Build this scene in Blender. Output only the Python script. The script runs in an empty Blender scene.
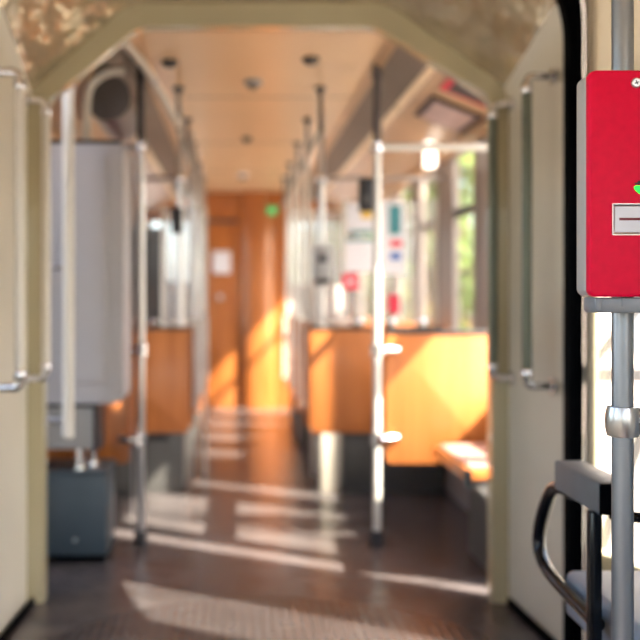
import bpy, bmesh, math, random
from mathutils import Vector, Matrix
random.seed(7)
S = bpy.context.scene
C = S.collection
PI = math.pi
F = 933.0; VX = 236.0; VY = 297.0; EYE = 1.157

def lin(c):
    return tuple(((v/255)/12.92 if v/255 <= .04045 else ((v/255+.055)/1.055)**2.4) for v in c)

# ------------------------------------------------------------------ materials
def new_mat(name):
    m = bpy.data.materials.new(name); m.use_nodes = True
    return m, m.node_tree, m.node_tree.nodes['Principled BSDF']

def mat(name, rgb, rough=.5, metal=0, var=.12, scale=6, bump=0, bscale=40, stretch=(1, 1, 1), coat=0, spec=None):
    m, t, b = new_mat(name)
    N, L = t.nodes, t.links
    col = lin(rgb)
    tc = N.new('ShaderNodeTexCoord'); mp = N.new('ShaderNodeMapping')
    mp.inputs['Scale'].default_value = stretch
    L.new(tc.outputs['Object'], mp.inputs['Vector'])
    nz = N.new('ShaderNodeTexNoise'); nz.inputs['Scale'].default_value = scale; nz.inputs['Detail'].default_value = 5
    L.new(mp.outputs['Vector'], nz.inputs['Vector'])
    rp = N.new('ShaderNodeValToRGB')
    rp.color_ramp.elements[0].position = .3; rp.color_ramp.elements[1].position = .7
    rp.color_ramp.elements[0].color = (*[v*(1-var) for v in col], 1)
    rp.color_ramp.elements[1].color = (*[min(1, v*(1+var)) for v in col], 1)
    L.new(nz.outputs['Fac'], rp.inputs['Fac']); L.new(rp.outputs['Color'], b.inputs['Base Color'])
    b.inputs['Roughness'].default_value = rough; b.inputs['Metallic'].default_value = metal
    b.inputs['Coat Weight'].default_value = coat
    if spec is not None: b.inputs['Specular IOR Level'].default_value = spec
    if bump:
        n2 = N.new('ShaderNodeTexNoise'); n2.inputs['Scale'].default_value = bscale; n2.inputs['Detail'].default_value = 3
        L.new(mp.outputs['Vector'], n2.inputs['Vector'])
        bp = N.new('ShaderNodeBump'); bp.inputs['Strength'].default_value = bump; bp.inputs['Distance'].default_value = .02 if bump < .9 else .07
        L.new(n2.outputs['Fac'], bp.inputs['Height']); L.new(bp.outputs['Normal'], b.inputs['Normal'])
    return m

def wood(name, c0, c1, rough=.35, coat=.3):
    m, t, b = new_mat(name); N, L = t.nodes, t.links
    tc = N.new('ShaderNodeTexCoord'); mp = N.new('ShaderNodeMapping'); mp.inputs['Scale'].default_value = (14, 14, .8)
    L.new(tc.outputs['Object'], mp.inputs['Vector'])
    nz = N.new('ShaderNodeTexNoise'); nz.inputs['Scale'].default_value = 1.6; nz.inputs['Detail'].default_value = 8; nz.inputs['Distortion'].default_value = .6
    L.new(mp.outputs['Vector'], nz.inputs['Vector'])
    rp = N.new('ShaderNodeValToRGB')
    rp.color_ramp.elements[0].position = .3; rp.color_ramp.elements[0].color = (*lin(c0), 1)
    rp.color_ramp.elements[1].position = .7; rp.color_ramp.elements[1].color = (*lin(c1), 1)
    L.new(nz.outputs['Fac'], rp.inputs['Fac']); L.new(rp.outputs['Color'], b.inputs['Base Color'])
    b.inputs['Roughness'].default_value = rough; b.inputs['Coat Weight'].default_value = coat; b.inputs['Coat Roughness'].default_value = .2
    return m

def glass(name, tint=(1, 1, 1), milky=0.0, refl=.09, film=(.85, .84, .84)):
    m = bpy.data.materials.new(name); m.use_nodes = True
    t = m.node_tree; N, L = t.nodes, t.links; N.clear()
    out = N.new('ShaderNodeOutputMaterial'); tr = N.new('ShaderNodeBsdfTransparent'); tr.inputs['Color'].default_value = (*tint, 1)
    gl = N.new('ShaderNodeBsdfGlossy'); gl.inputs['Roughness'].default_value = .03
    nz = N.new('ShaderNodeTexNoise'); nz.inputs['Scale'].default_value = 3
    lw = N.new('ShaderNodeLayerWeight'); lw.inputs['Blend'].default_value = .2
    ml = N.new('ShaderNodeMath'); ml.operation = 'MULTIPLY_ADD'; ml.inputs[1].default_value = .45; ml.inputs[2].default_value = refl*.5
    L.new(lw.outputs['Fresnel'], ml.inputs[0])
    mx = N.new('ShaderNodeMixShader'); L.new(ml.outputs[0], mx.inputs[0]); L.new(tr.outputs[0], mx.inputs[1]); L.new(gl.outputs[0], mx.inputs[2])
    last = mx
    if milky:
        df = N.new('ShaderNodeBsdfDiffuse'); df.inputs['Color'].default_value = (*film, 1)
        tl = N.new('ShaderNodeBsdfTranslucent'); tl.inputs['Color'].default_value = (*film, 1)
        a = N.new('ShaderNodeMixShader'); a.inputs[0].default_value = .5; L.new(df.outputs[0], a.inputs[1]); L.new(tl.outputs[0], a.inputs[2])
        k = N.new('ShaderNodeMath'); k.operation = 'MULTIPLY_ADD'; k.inputs[1].default_value = .2; k.inputs[2].default_value = milky-.1
        L.new(nz.outputs['Fac'], k.inputs[0])
        mm = N.new('ShaderNodeMixShader'); L.new(k.outputs[0], mm.inputs[0]); L.new(mx.outputs[0], mm.inputs[1]); L.new(a.outputs[0], mm.inputs[2]); last = mm
    L.new(last.outputs[0], out.inputs['Surface'])
    return m

def emit(name, rgb, strength, base=None):
    m, t, b = new_mat(name)
    b.inputs['Base Color'].default_value = (*lin(base or rgb), 1)
    b.inputs['Emission Color'].default_value = (*lin(rgb), 1); b.inputs['Emission Strength'].default_value = strength
    b.inputs['Roughness'].default_value = .4
    return m

def checks(name, c0, c1, scale):
    m, t, b = new_mat(name); N, L = t.nodes, t.links
    tc = N.new('ShaderNodeTexCoord'); ck = N.new('ShaderNodeTexChecker'); ck.inputs['Scale'].default_value = scale
    ck.inputs['Color1'].default_value = (*lin(c0), 1); ck.inputs['Color2'].default_value = (*lin(c1), 1)
    L.new(tc.outputs['Object'], ck.inputs['Vector']); L.new(ck.outputs['Color'], b.inputs['Base Color'])
    b.inputs['Roughness'].default_value = .9
    return m

def ribbed(name, rgb, rough, freq, depth):
    """dark rubber with ribs along the car"""
    m = mat(name, rgb, rough, var=.25, scale=5); t = m.node_tree; N, L = t.nodes, t.links; b = N['Principled BSDF']
    tc = N.new('ShaderNodeTexCoord'); wv = N.new('ShaderNodeTexWave'); wv.bands_direction = 'X'; wv.inputs['Scale'].default_value = freq
    L.new(tc.outputs['Object'], wv.inputs['Vector'])
    bp = N.new('ShaderNodeBump'); bp.inputs['Strength'].default_value = .8; bp.inputs['Distance'].default_value = depth
    L.new(wv.outputs['Fac'], bp.inputs['Height']); L.new(bp.outputs['Normal'], b.inputs['Normal'])
    return m

def cloth(name, rgb):
    m = bpy.data.materials.new(name); m.use_nodes = True
    t = m.node_tree; N, L = t.nodes, t.links; N.clear()
    out = N.new('ShaderNodeOutputMaterial'); df = N.new('ShaderNodeBsdfDiffuse'); tl = N.new('ShaderNodeBsdfTranslucent'); mx = N.new('ShaderNodeMixShader')
    nz = N.new('ShaderNodeTexNoise'); nz.inputs['Scale'].default_value = 60
    rp = N.new('ShaderNodeValToRGB'); c = lin(rgb)
    rp.color_ramp.elements[0].color = (*[v*.94 for v in c], 1); rp.color_ramp.elements[1].color = (*c, 1)
    L.new(nz.outputs['Fac'], rp.inputs['Fac']); L.new(rp.outputs['Color'], df.inputs['Color']); L.new(rp.outputs['Color'], tl.inputs['Color'])
    mx.inputs[0].default_value = .22
    L.new(df.outputs[0], mx.inputs[1]); L.new(tl.outputs[0], mx.inputs[2]); L.new(mx.outputs[0], out.inputs['Surface'])
    return m

M = dict(
    blind=cloth('cream_blind_cloth', (226, 218, 204)),
    cream=mat('cream_paint', (184, 174, 142), .22, var=.05, scale=3, bump=.06, bscale=4, coat=.3),
    cream_wall=mat('cream_wall_paint', (216, 211, 197), .3, var=.04, scale=4, bump=.08, bscale=3),
    vault=mat('glossy_cream_lining', (196, 182, 152), .14, .5, var=.12, scale=5, bump=1.0, bscale=5, coat=.5),
    black=mat('black_rubber', (3, 4, 7), .7, var=.2, spec=.03),
    floor=mat('dark_rubber_floor', (84, 79, 80), .24, var=.25, scale=3.5, bump=.08, bscale=60),
    plate=ribbed('ribbed_turntable_rubber', (74, 69, 70), .24, 9.0, .0018),
    ceiling=mat('beige_ceiling_laminate', (226, 190, 148), .32, var=.03, scale=2),
    vent=mat('grey_brown_vent_panel', (118, 106, 94), .5, var=.1),
    cove=mat('tan_cove_panel', (188, 152, 114), .35, var=.08, scale=4),
    wood=wood('honey_wood_laminate', (170, 98, 46), (196, 121, 64)),
    wood_dark=wood('orange_brown_wood', (164, 92, 42), (190, 116, 60), .3, .4),
    steel=mat('brushed_steel', (200, 198, 200), .28, 1, var=.04, scale=30),
    alu=mat('satin_aluminium', (150, 156, 166), .34, .85, var=.05, scale=20, stretch=(1, 1, .2)),
    chrome=mat('polished_chrome', (225, 225, 230), .1, 1, var=.02),
    white_tube=mat('white_enamel_tube', (226, 222, 214), .25, var=.03, coat=.3),
    padpink=mat('pinkish_seat_cloth', (170, 136, 126), .8, var=.15, scale=20),
    endframe=mat('greyish_beige_frame', (150, 140, 124), .35, var=.06),
    pole_cream=mat('cream_enamel_pole', (204, 202, 198), .25, var=.03, coat=.3),
    slotplate=mat('pale_slot_plate', (196, 198, 212), .35, .2, var=.02),
    rail_dark=mat('grey_green_rail', (100, 107, 96), .3, .3, var=.05),
    red=mat('red_powder_coat', (222, 0, 60), .42, var=.05, scale=60, bump=.06, bscale=700, spec=.16),
    grey_shell=mat('grey_plastic_shell', (168, 168, 170), .4, var=.04),
    grey_bracket=mat('grey_cast_bracket', (136, 142, 152), .45, .3, var=.06, scale=15),
    slotred=mat('dark_red_slot', (120, 8, 40), .6),
    dark=mat('dark_plastic', (34, 34, 40), .45),
    black_gloss=mat('glossy_black_tube', (6, 9, 18), .15, coat=.3, spec=.3),
    arm=mat('dark_grey_armrest_pad', (104, 106, 110), .4, var=.06, scale=20, bump=.08, bscale=200),
    seatblue=mat('grey_blue_seat_plastic', (132, 144, 158), .4, var=.06),
    cabinet=mat('light_grey_cabinet_paint', (176, 174, 178), .4, var=.04, scale=3),
    cabinet_low=mat('mid_grey_panel', (150, 148, 146), .45, var=.05),
    teal=mat('dark_slate_box_paint', (62, 74, 82), .45, var=.06, scale=8),
    base=mat('dark_grey_heater_box', (78, 78, 78), .5, var=.08),
    pale=mat('pale_metal_pedestal', (196, 190, 178), .4, .1, var=.05),
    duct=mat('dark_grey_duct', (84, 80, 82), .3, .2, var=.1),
    navy=mat('navy_upholstery', (44, 50, 86), .9, var=.2, scale=50),
    whitecloth=mat('white_headrest_cover', (232, 226, 222), .8, var=.04, scale=20),
    check=checks('navy_white_check_cloth', (40, 46, 82), (214, 208, 206), 9.0),
    paper=mat('white_paper', (232, 230, 238), .6, var=.02),
    tealprint=mat('teal_print', (66, 140, 150), .6, var=.1),
    yellowprint=mat('yellow_print', (230, 190, 90), .6, var=.1),
    redprint=mat('red_print', (226, 44, 74), .5, var=.05),
    pinkprint=mat('pink_grey_print', (196, 168, 164), .5, var=.15, scale=10),
    blueprint=mat('blue_print', (70, 110, 190), .6),
    darkprint=mat('dark_print', (58, 44, 46), .5, var=.3, scale=12),
    strip=emit('warm_light_diffuser', (255, 200, 140), .1, (220, 200, 170)),
    lamp=emit('white_sky_glow', (255, 244, 230), 2.0),  # glow standing in for bright sky above the right windows
    green=emit('green_sign', (60, 190, 110), .5),
    led=emit('green_led', (10, 255, 60), 1.6),
    glass=glass('window_glass', (.97, .98, .97)),
    milk=glass('glare_film_glass', (.93, .94, .95), .22),  # pale film: white glare on the panes put into the glass
    tint=glass('grey_tinted_glass', (.26, .26, .27), .35, .05, (.3, .29, .28)),
    frame=mat('grey_window_frame', (150, 138, 132), .4, var=.05),
    frame_dark=mat('dark_window_bar', (70, 64, 62), .4, var=.05),
    roof=mat('car_roof_paint', (190, 186, 170), .5),
    leaf=mat('tree_leaves', (96, 118, 42), .6, var=.5, scale=1.4),
    bark=mat('bark', (96, 80, 62), .9, var=.3),
    ground=mat('pale_asphalt', (170, 164, 156), .9, var=.1, scale=2),
    facade=mat('pale_pink_facade', (236, 220, 210), .8, var=.03),
    pane_dark=mat('building_window_glass', (120, 130, 140), .1),
    greymetal=mat('grey_painted_steel', (66, 64, 64), .5, .2),
    concrete=mat('concrete', (205, 196, 184), .85, var=.06),
)

# ------------------------------------------------------------------ mesh helper
class MB:
    def __init__(s): s.bm = bmesh.new()
    def box(s, x0, x1, y0, y1, z0, z1, bev=0, seg=2):
        b = bmesh.new(); bmesh.ops.create_cube(b, size=1)
        for v in b.verts:
            v.co = Vector((x0 if v.co.x < 0 else x1, y0 if v.co.y < 0 else y1, z0 if v.co.z < 0 else z1))
        if bev: bmesh.ops.bevel(b, geom=list(b.edges), offset=bev, segments=seg, affect='EDGES', profile=.5)
        s._add(b); return s
    def _add(s, b, mx=None):
        if mx: bmesh.ops.transform(b, matrix=mx, verts=b.verts)
        me = bpy.data.meshes.new('t'); b.to_mesh(me); b.free(); s.bm.from_mesh(me); bpy.data.meshes.remove(me)
    def tube(s, pts, r, seg=14, cap=True):
        pts = [Vector(p) for p in pts]
        bm = s.bm; rings = []; n = len(pts)
        up = None
        for i, p in enumerate(pts):
            d = (pts[min(i+1, n-1)]-pts[max(i-1, 0)]).normalized()
            if up is None:
                up = Vector((0, 0, 1)) if abs(d.z) < .9 else Vector((1, 0, 0))
            u = (up - d*up.dot(d)).normalized(); up = u; w = d.cross(u)
            rr = r[i] if isinstance(r, (list, tuple)) else r
            rings.append([bm.verts.new(p + (u*math.cos(a) + w*math.sin(a))*rr) for a in [2*PI*k/seg for k in range(seg)]])
        for a, b in zip(rings, rings[1:]):
            for k in range(seg):
                bm.faces.new((a[k], a[(k+1) % seg], b[(k+1) % seg], b[k]))
        if cap:
            bm.faces.new(rings[0][::-1]); bm.faces.new(rings[-1])
        return s
    def cyl(s, p0, p1, r, seg=18): return s.tube([p0, p1], r, seg)
    def prism(s, poly, axis, a, b, bev=0, seg=2):
        """poly: 2-D points; axis the extrusion axis (x: (y,z), y: (x,z), z: (x,y))"""
        t = bmesh.new()
        def P(p, q): return {'x': (q, p[0], p[1]), 'y': (p[0], q, p[1]), 'z': (p[0], p[1], q)}[axis]
        v0 = [t.verts.new(P(p, a)) for p in poly]; v1 = [t.verts.new(P(p, b)) for p in poly]
        n = len(poly)
        f0 = t.faces.new(v0); f1 = t.faces.new(v1[::-1])
        for k in range(n): t.faces.new((v0[k], v1[k], v1[(k+1) % n], v0[(k+1) % n]))
        bmesh.ops.recalc_face_normals(t, faces=t.faces)
        if bev: bmesh.ops.bevel(t, geom=list(set(f0.edges) | set(f1.edges)), offset=bev, segments=seg, affect='EDGES', profile=.5)
        s._add(t); return s
    def loft(s, polys, closed=True):
        bm = s.bm; R = [[bm.verts.new(p) for p in poly] for poly in polys]; n = len(R[0])
        for a, b in zip(R, R[1:]):
            for k in range(n if closed else n-1):
                bm.faces.new((a[k], a[(k+1) % n], b[(k+1) % n], b[k]))
        return s
    def ball(s, c, r, sc=(1, 1, 1), seg=16):
        b = bmesh.new(); bmesh.ops.create_uvsphere(b, u_segments=seg, v_segments=seg//2, radius=r)
        s._add(b, Matrix.Translation(c) @ Matrix.Diagonal((*sc, 1))); return s
    def build(s, name, m, parent=None, ang=35):
        bmesh.ops.recalc_face_normals(s.bm, faces=s.bm.faces)
        off = parent_world(parent)
        for v in s.bm.verts: v.co -= off
        me = bpy.data.meshes.new(name); s.bm.to_mesh(me); s.bm.free()
        me.materials.append(M[m] if isinstance(m, str) else m)
        me.polygons.foreach_set('use_smooth', [True]*len(me.polygons)); me.set_sharp_from_angle(angle=math.radians(ang))
        o = bpy.data.objects.new(name, me); C.objects.link(o)
        if parent: o.parent = parent
        return o

def parent_world(p):
    v = Vector((0, 0, 0))
    while p: v += p.location; p = p.parent
    return v

def recentre(o):
    """put the origin of a single-mesh thing at the middle of its base"""
    vs = [v.co for v in o.data.vertices]
    c = Vector(((min(v.x for v in vs)+max(v.x for v in vs))/2, (min(v.y for v in vs)+max(v.y for v in vs))/2, min(v.z for v in vs)))
    for v in o.data.vertices: v.co -= c
    o.location = c

def tag(o, label, cat, group=None, kind=None):
    o['label'] = label; o['category'] = cat
    if group: o['group'] = group
    if kind: o['kind'] = kind
    if o.type == 'MESH' and kind is None and o.location.length == 0: recentre(o)
    return o

def thing(name, loc, label, cat, group=None, kind=None):
    o = bpy.data.objects.new(name, None); C.objects.link(o); o.location = loc; o.empty_display_size = .1
    return tag(o, label, cat, group, kind)

def struct(mb, name, m, label, cat='wall'):
    o = mb.build(name, m); o['kind'] = 'structure'; o['label'] = label; o['category'] = cat
    return o

def copy_tree(o, parent=None):
    c = o.copy(); C.objects.link(c)
    if parent: c.parent = parent
    for ch in list(o.children): copy_tree(ch, c)
    return c

def arc(cx, cy, r, a0, a1, n=6):
    return [(cx+r*math.cos(math.radians(a0+(a1-a0)*k/n)), cy+r*math.sin(math.radians(a0+(a1-a0)*k/n))) for k in range(n+1)]

def rrect(x0, x1, z0, z1, r, n=5):
    return arc(x1-r, z1-r, r, 0, 90, n)+arc(x0+r, z1-r, r, 90, 180, n)+arc(x0+r, z0+r, r, 180, 270, n)+arc(x1-r, z0+r, r, 270, 360, n)

def smooth_path(pts, n=6):
    P = [Vector(p) for p in pts]; out = []
    for i in range(len(P)-1):
        p0 = P[max(i-1, 0)]; p1 = P[i]; p2 = P[i+1]; p3 = P[min(i+2, len(P)-1)]
        for k in range(n):
            t = k/n
            out.append(.5*((2*p1)+(p2-p0)*t+(2*p0-5*p1+4*p2-p3)*t*t+(3*p1-p0-3*p2+p3)*t**3))
    return out+[P[-1]]

MID = .12
def mir(x): return 2*MID-x
WR, WL = 1.25, 2*MID-1.25       # rear car side walls
YF, YB = 3.60, 9.70             # rear car front and end
CEIL = 2.25

# ------------------------------------------------------------------ setting: floors
mb = MB(); mb.box(-1.35, 1.6, -1.6, YB+.1, -.08, 0)
struct(mb, 'floor', 'floor', 'dark brown grey rubber tram floor with streaks of sunlight', 'floor')
pl = MB()
pl.prism([(MID+.86*math.cos(2*PI*k/72), 2.72+.86*math.sin(2*PI*k/72)) for k in range(72)], 'z', .0, .006)
t = pl.build('turntable_plate', 'plate')
tag(t, 'round ribbed turntable plate set in the floor of the articulated passage', 'floor plate')
sm = MB(); sm.box(.115, .127, 1.95, 3.50, .0, .008); sm2 = sm.build('seam_strip', 'black', t)
sm2.location = -t.location

# ------------------------------------------------------------------ setting: articulated passage
def ring_profile(g):
    """portal opening, g grows it outwards"""
    return [(-.729-g*.75, 0), (-.729-g*.75, 1.89+g*.35), (-.366-g*.4, 2.183+g), (.53+g*.4, 2.183+g), (.969+g*.75, 1.91+g*.35), (.969+g*.75, 0)]
def soften(p, r=.07, n=5):
    """round the four upper corners of an open profile"""
    out = [p[0]]
    for i in range(1, len(p)-1):
        a, b, c = Vector(p[i-1]), Vector(p[i]), Vector(p[i+1])
        s = b+(a-b).normalized()*r; e = b+(c-b).normalized()*r
        for k in range(n+1):
            u = k/n; out.append(tuple((1-u)**2*s+2*u*(1-u)*b+u*u*e))
    return out+[p[-1]]
def strip(mb, prof_a, ya, prof_b, yb):
    mb.loft([[(x, ya, z) for x, z in prof_a], [(x, yb, z) for x, z in prof_b]], closed=False)
inner, outer = soften(ring_profile(0), .05), soften(ring_profile(.085), .05)
mb = MB()
mb.loft([[(x, y, z) for x, z in p] for p, y in ((outer, 3.52), (inner, 3.53), (inner, 3.60), (outer, 3.60))], closed=False)
struct(mb, 'wall_portal', 'cream', 'cream painted portal frame with cut upper corners across the aisle', 'portal')
# lining tube of the passage, flared a little towards the camera, with thickness
near_in = soften([(-.80, 0), (-.80, 2.10), (-.53, 2.34), (.80, 2.36), (1.068, 2.09), (1.068, 0)], .12)
near_out = soften([(-.84, 0), (-.84, 2.12), (-.55, 2.39), (.82, 2.41), (1.085, 2.11), (1.085, 0)], .12)
far_in, far_out = soften(ring_profile(.08), .07), soften(ring_profile(.13), .07)
cut = [0, 3, 10, len(near_in)-1]
def seg_strip(i0, i1, name, m, label):
    mb = MB()
    a = lambda prof, y: [(x, y, z) for x, z in prof[i0:i1+1]]
    mb.loft([a(near_out, 3.0), a(near_in, 3.0), a(near_in, 3.06), a(far_in, 3.53), a(far_out, 3.53), a(near_out, 3.0)], closed=False)
    struct(mb, name, m, label, 'wall')
n = len(near_in); k1 = 1+3; k2 = n-2-3
seg_strip(0, k1, 'wall_passage_left', 'cream_wall', 'cream panel lining the left side of the articulated passage')
seg_strip(k2, n-1, 'wall_passage_right', 'cream_wall', 'cream panel lining the right side of the articulated passage')
seg_strip(k1, k2, 'ceiling_passage', 'vault', 'glossy crumpled cream vault over the articulated passage')
# skirting of the passage
for s_, nm, a, b in ((-1, 'left', (-.79, 3.0), (-.768, 3.5)), (1, 'right', (1.054, 3.0), (1.028, 3.5))):
    mb = MB(); w = .012*s_
    mb.prism([(a[0], a[1]), (b[0], b[1]), (b[0]-w, b[1]), (a[0]-w, a[1])], 'z', 0, .03)
    struct(mb, 'baseboard_'+nm, 'black', 'black skirting strip along the %s passage panel' % nm, 'skirting')
# black gasket ring at the near end and the cream frame on the near car
g0 = soften([(-.80, 0), (-.80, 2.13), (-.55, 2.36), (.84, 2.36), (1.05, 2.12), (1.05, 0)], .15, 8)
g1 = soften([(-.86, 0), (-.86, 2.16), (-.57, 2.42), (.88, 2.43), (1.1, 2.17), (1.1, 0)], .15, 8)
mb = MB(); mb.loft([[(x, y, z) for x, z in p] for p, y in ((g0, 2.995), (g0, 2.95), (g1, 2.95), (g1, 2.995), (g0, 2.995))], closed=False)
o = mb.build('rubber_gasket', 'black'); tag(o, 'black rubber gasket around the near mouth of the passage', 'gasket')
g3 = soften([(-1.05, 0), (-1.05, 2.2), (-.62, 2.55), (.90, 2.55), (1.116, 2.28), (1.116, 0)], .13, 8)
mb = MB(); mb.loft([[(x, y, z) for x, z in p] for p, y in ((g1, 2.947), (g1, 2.91), (g3, 2.90), (g3, 2.947))], closed=False)
struct(mb, 'wall_end', 'endframe', 'cream end frame of the near car beside the black gasket', 'wall')

# ------------------------------------------------------------------ setting: near car shell (mostly behind the camera)
NL, NR, NC = -1.06, 1.32, 2.50
mb = MB(); mb.box(NL-.1, NR+.15, -1.6, 3.0, NC, NC+.12); struct(mb, 'ceiling_near', 'ceiling', 'beige ceiling of the near car', 'ceiling')
A, B_ = Vector((1.116, 2.965)), Vector((1.32, 2.30))
def slab(mb, p, q, z0, z1, th=.05):
    d = (q-p).normalized(); nrm = Vector((-d.y, d.x)) ; nrm = nrm if nrm.x > 0 else -nrm
    mb.prism([tuple(p), tuple(q), tuple(q+nrm*th), tuple(p+nrm*th)], 'z', z0, z1)
def along(t): return A+(B_-A)*t
nn_ = Vector((-(B_-A).y, (B_-A).x)).normalized(); nn_ = nn_ if nn_.x > 0 else -nn_
mb = MB()
slab(mb, along(0), along(1), 0, .30); slab(mb, along(0), along(1), 2.26, NC)
slab(mb, along(0), along(.02), .30, 2.26, .012); slab(mb, along(.94), along(1), .30, 2.26)
mb.box(NR, NR+.06, -1.6, -1.1, 0, NC); mb.box(NR, NR+.06, .1, 2.31, 0, NC); mb.box(NR, NR+.06, -1.1, .1, 0, .8); mb.box(NR, NR+.06, -1.1, .1, 1.9, NC)
struct(mb, 'wall_near_right', 'cream_wall', 'cream side wall of the near car behind the red validator')
w = thing('window_1', (*along(.5), .30), 'tall bright window behind the aluminium pole and red validator', 'window', kind='structure')
mb = MB()
slab(mb, along(.02), along(.05), .30, 2.26, .014); slab(mb, along(.88), along(.94), .30, 2.26, .04); slab(mb, along(.02), along(.94), .30, .36, .04); slab(mb, along(.02), along(.94), 2.20, 2.26, .04)
mb.build('window_frame', 'cream', w)
mb = MB(); slab(mb, along(.055)+nn_*.006, along(.88)+nn_*.006, 1.835, 1.85, .01); mb.build('transom_bar', 'frame', w)
mb = MB(); p, q = along(.05), along(.9); d = (q-p).normalized(); nn = Vector((-d.y, d.x)); nn = nn if nn.x > 0 else -nn
slab(mb, p+nn*.02, q+nn*.02, .34, 2.22, .006); mb.build('glass_pane', 'glass', w)
o = thing('roller_blind', (*along(.45), 1.70), 'cream roller blind half way down behind the aluminium pole, above the red validator', 'blind')
mb = MB(); slab(mb, along(.055)-nn*.004, along(.87)-nn*.004, 1.70, 2.235, .003); mb.build('blind_cloth', 'blind', o)
mb = MB(); slab(mb, along(.055)-nn*.008, along(.87)-nn*.008, 1.69, 1.705, .011); mb.build('hem_bar', 'frame', o)
mb = MB()
mb.box(NL-.06, NL, -1.6, 3.0, 0, .8); mb.box(NL-.06, NL, -1.6, 3.0, 1.9, NC)
for y0, y1 in ((-1.6, -1.4), (-.2, .1), (1.2, 1.5), (2.6, 3.0)): mb.box(NL-.06, NL, y0, y1, .8, 1.9)
struct(mb, 'wall_near_left', 'cream_wall', 'cream side wall of the near car left of the camera')
for i, (y0, y1) in enumerate(((-1.4, -.2), (.1, 1.2), (1.5, 2.6))):
    w = thing('window_%d' % (20+i), (NL-.03, (y0+y1)/2, .8), 'near car left side window %s' % ('farthest back', 'in the middle', 'next to the passage')[i], 'window', kind='structure')
    mb = MB(); mb.box(NL-.05, NL-.01, y0, y1, .8, .84); mb.box(NL-.05, NL-.01, y0, y1, 1.86, 1.9); mb.box(NL-.05, NL-.01, y0, y0+.04, .84, 1.86); mb.box(NL-.05, NL-.01, y1-.04, y1, .84, 1.86)
    mb.build('window_frame', 'frame', w)
    mb = MB(); mb.box(NL-.034, NL-.028, y0+.03, y1-.03, .83, 1.87); mb.build('glass_pane', 'glass', w)

mb = MB(); mb.box(NL-.06, NR+.06, -1.66, -1.6, 0, .95); mb.box(NL-.06, NR+.06, -1.66, -1.6, 1.95, NC)
mb.box(NL-.06, -.75, -1.66, -1.6, .95, 1.95); mb.box(1.0, NR+.06, -1.66, -1.6, .95, 1.95)
struct(mb, 'wall_near_back', 'cream_wall', 'cream end wall of the near car behind the camera')
w = thing('window_23', (.125, -1.63, .95), 'wide end window of the near car behind the camera', 'window', kind='structure')
mb = MB(); mb.box(-.75, 1.0, -1.65, -1.61, .95, .99); mb.box(-.75, 1.0, -1.65, -1.61, 1.91, 1.95); mb.box(-.75, -.71, -1.65, -1.61, .99, 1.91); mb.box(.96, 1.0, -1.65, -1.61, .99, 1.91); mb.build('window_frame', 'frame', w)
mb = MB(); mb.box(-.72, .97, -1.633, -1.627, .98, 1.92); mb.build('glass_pane', 'glass', w)

# ------------------------------------------------------------------ setting: rear car
mb = MB(); mb.box(mir(.66), .66, YF+.03, YB, CEIL, CEIL+.04)
struct(mb, 'ceiling', 'ceiling', 'smooth beige ceiling panel above the aisle with orange glow', 'ceiling')
mb = MB(); mb.box(WL-.1, WR+.1, YF, YB+.2, CEIL+.12, CEIL+.2)
mb.box(WL-.06, WL-.0, YF, YB+.2, 2.0, CEIL+.12); mb.box(WR, WR+.06, YF, YB+.2, 2.0, CEIL+.12)
struct(mb, 'ceiling_roof', 'roof', 'outer roof of the rear car', 'roof')
mb = MB(); mb.box(mir(.72), .72, YF+.005, YF+.03, 2.20, CEIL+.1)
struct(mb, 'trim_1', 'dark', 'dark joint strip behind the top beam of the portal', 'trim')
mb = MB(); mb.box(mir(.655), .655, YF+.75*2, YF+.75*2+.008, CEIL-.002, CEIL+.001); mb.box(mir(.655), .655, 6.6, 6.608, CEIL-.002, CEIL+.001); mb.box(mir(.655), .655, 8.1, 8.108, CEIL-.002, CEIL+.001)
struct(mb, 'trim_2', 'vent', 'thin seams across the beige ceiling panel', 'trim')
for s_, nm in ((1, 'right'), (-1, 'left')):
    X = (lambda x: x) if s_ > 0 else mir
    mb = MB(); mb.prism([(X(.65), CEIL+.01), (X(.80), 2.17), (X(.82), 2.20), (X(.66), CEIL+.05)], 'y', YF+.03, YB)
    struct(mb, 'trim_vent_'+nm, 'vent', 'grey brown vent panel sloping along the %s edge of the ceiling' % nm, 'panel')
    mb = MB(); mb.prism([(X(.64), CEIL-.012), (X(.68), CEIL-.03), (X(.69), CEIL+.0), (X(.65), CEIL+.02)], 'y', YF+.03, YB)
    struct(mb, 'trim_edge_'+nm, 'cove', 'tan edge moulding between ceiling and vent panel on the %s' % nm, 'trim')
    mb = MB(); mb.prism([(X(.87), 2.14), (X(1.21), 2.0), (X(1.25), 2.0), (X(1.25), 2.06), (X(.88), 2.19)], 'y', YF+.03, YB)
    mb.prism([(X(1.19), 2.02), (X(1.185), 1.97), (X(1.25), 1.96), (X(1.25), 2.02)], 'y', YF+.03, YB)
    struct(mb, 'trim_cove_'+nm, 'cove', 'tan cove panel above the %s windows' % nm, 'panel')
    t = thing('light_strip', (X(.835), (YF+YB)/2, 2.13), 'long warm fluorescent light strip along the %s ceiling cove' % nm, 'light', 'ceiling light strips')
    ya = YF+.06 if s_ > 0 else 4.9
    mb = MB(); mb.prism([(X(.80), 2.165), (X(.875), 2.14), (X(.88), 2.19), (X(.81), 2.21)], 'y', ya, YB-.05); mb.build('housing', 'vent', t)
    for k in range(5):
        y0 = ya+.03+k*(YB-.08-ya)/5
        mb = MB(); mb.prism([(X(.826), 2.155), (X(.832), 2.138), (X(.853), 2.128), (X(.864), 2.138), (X(.864), 2.144), (X(.828), 2.157)], 'y', y0, y0+(YB-.08-ya)/5-.05); mb.build('diffuser', 'strip', t)

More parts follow.
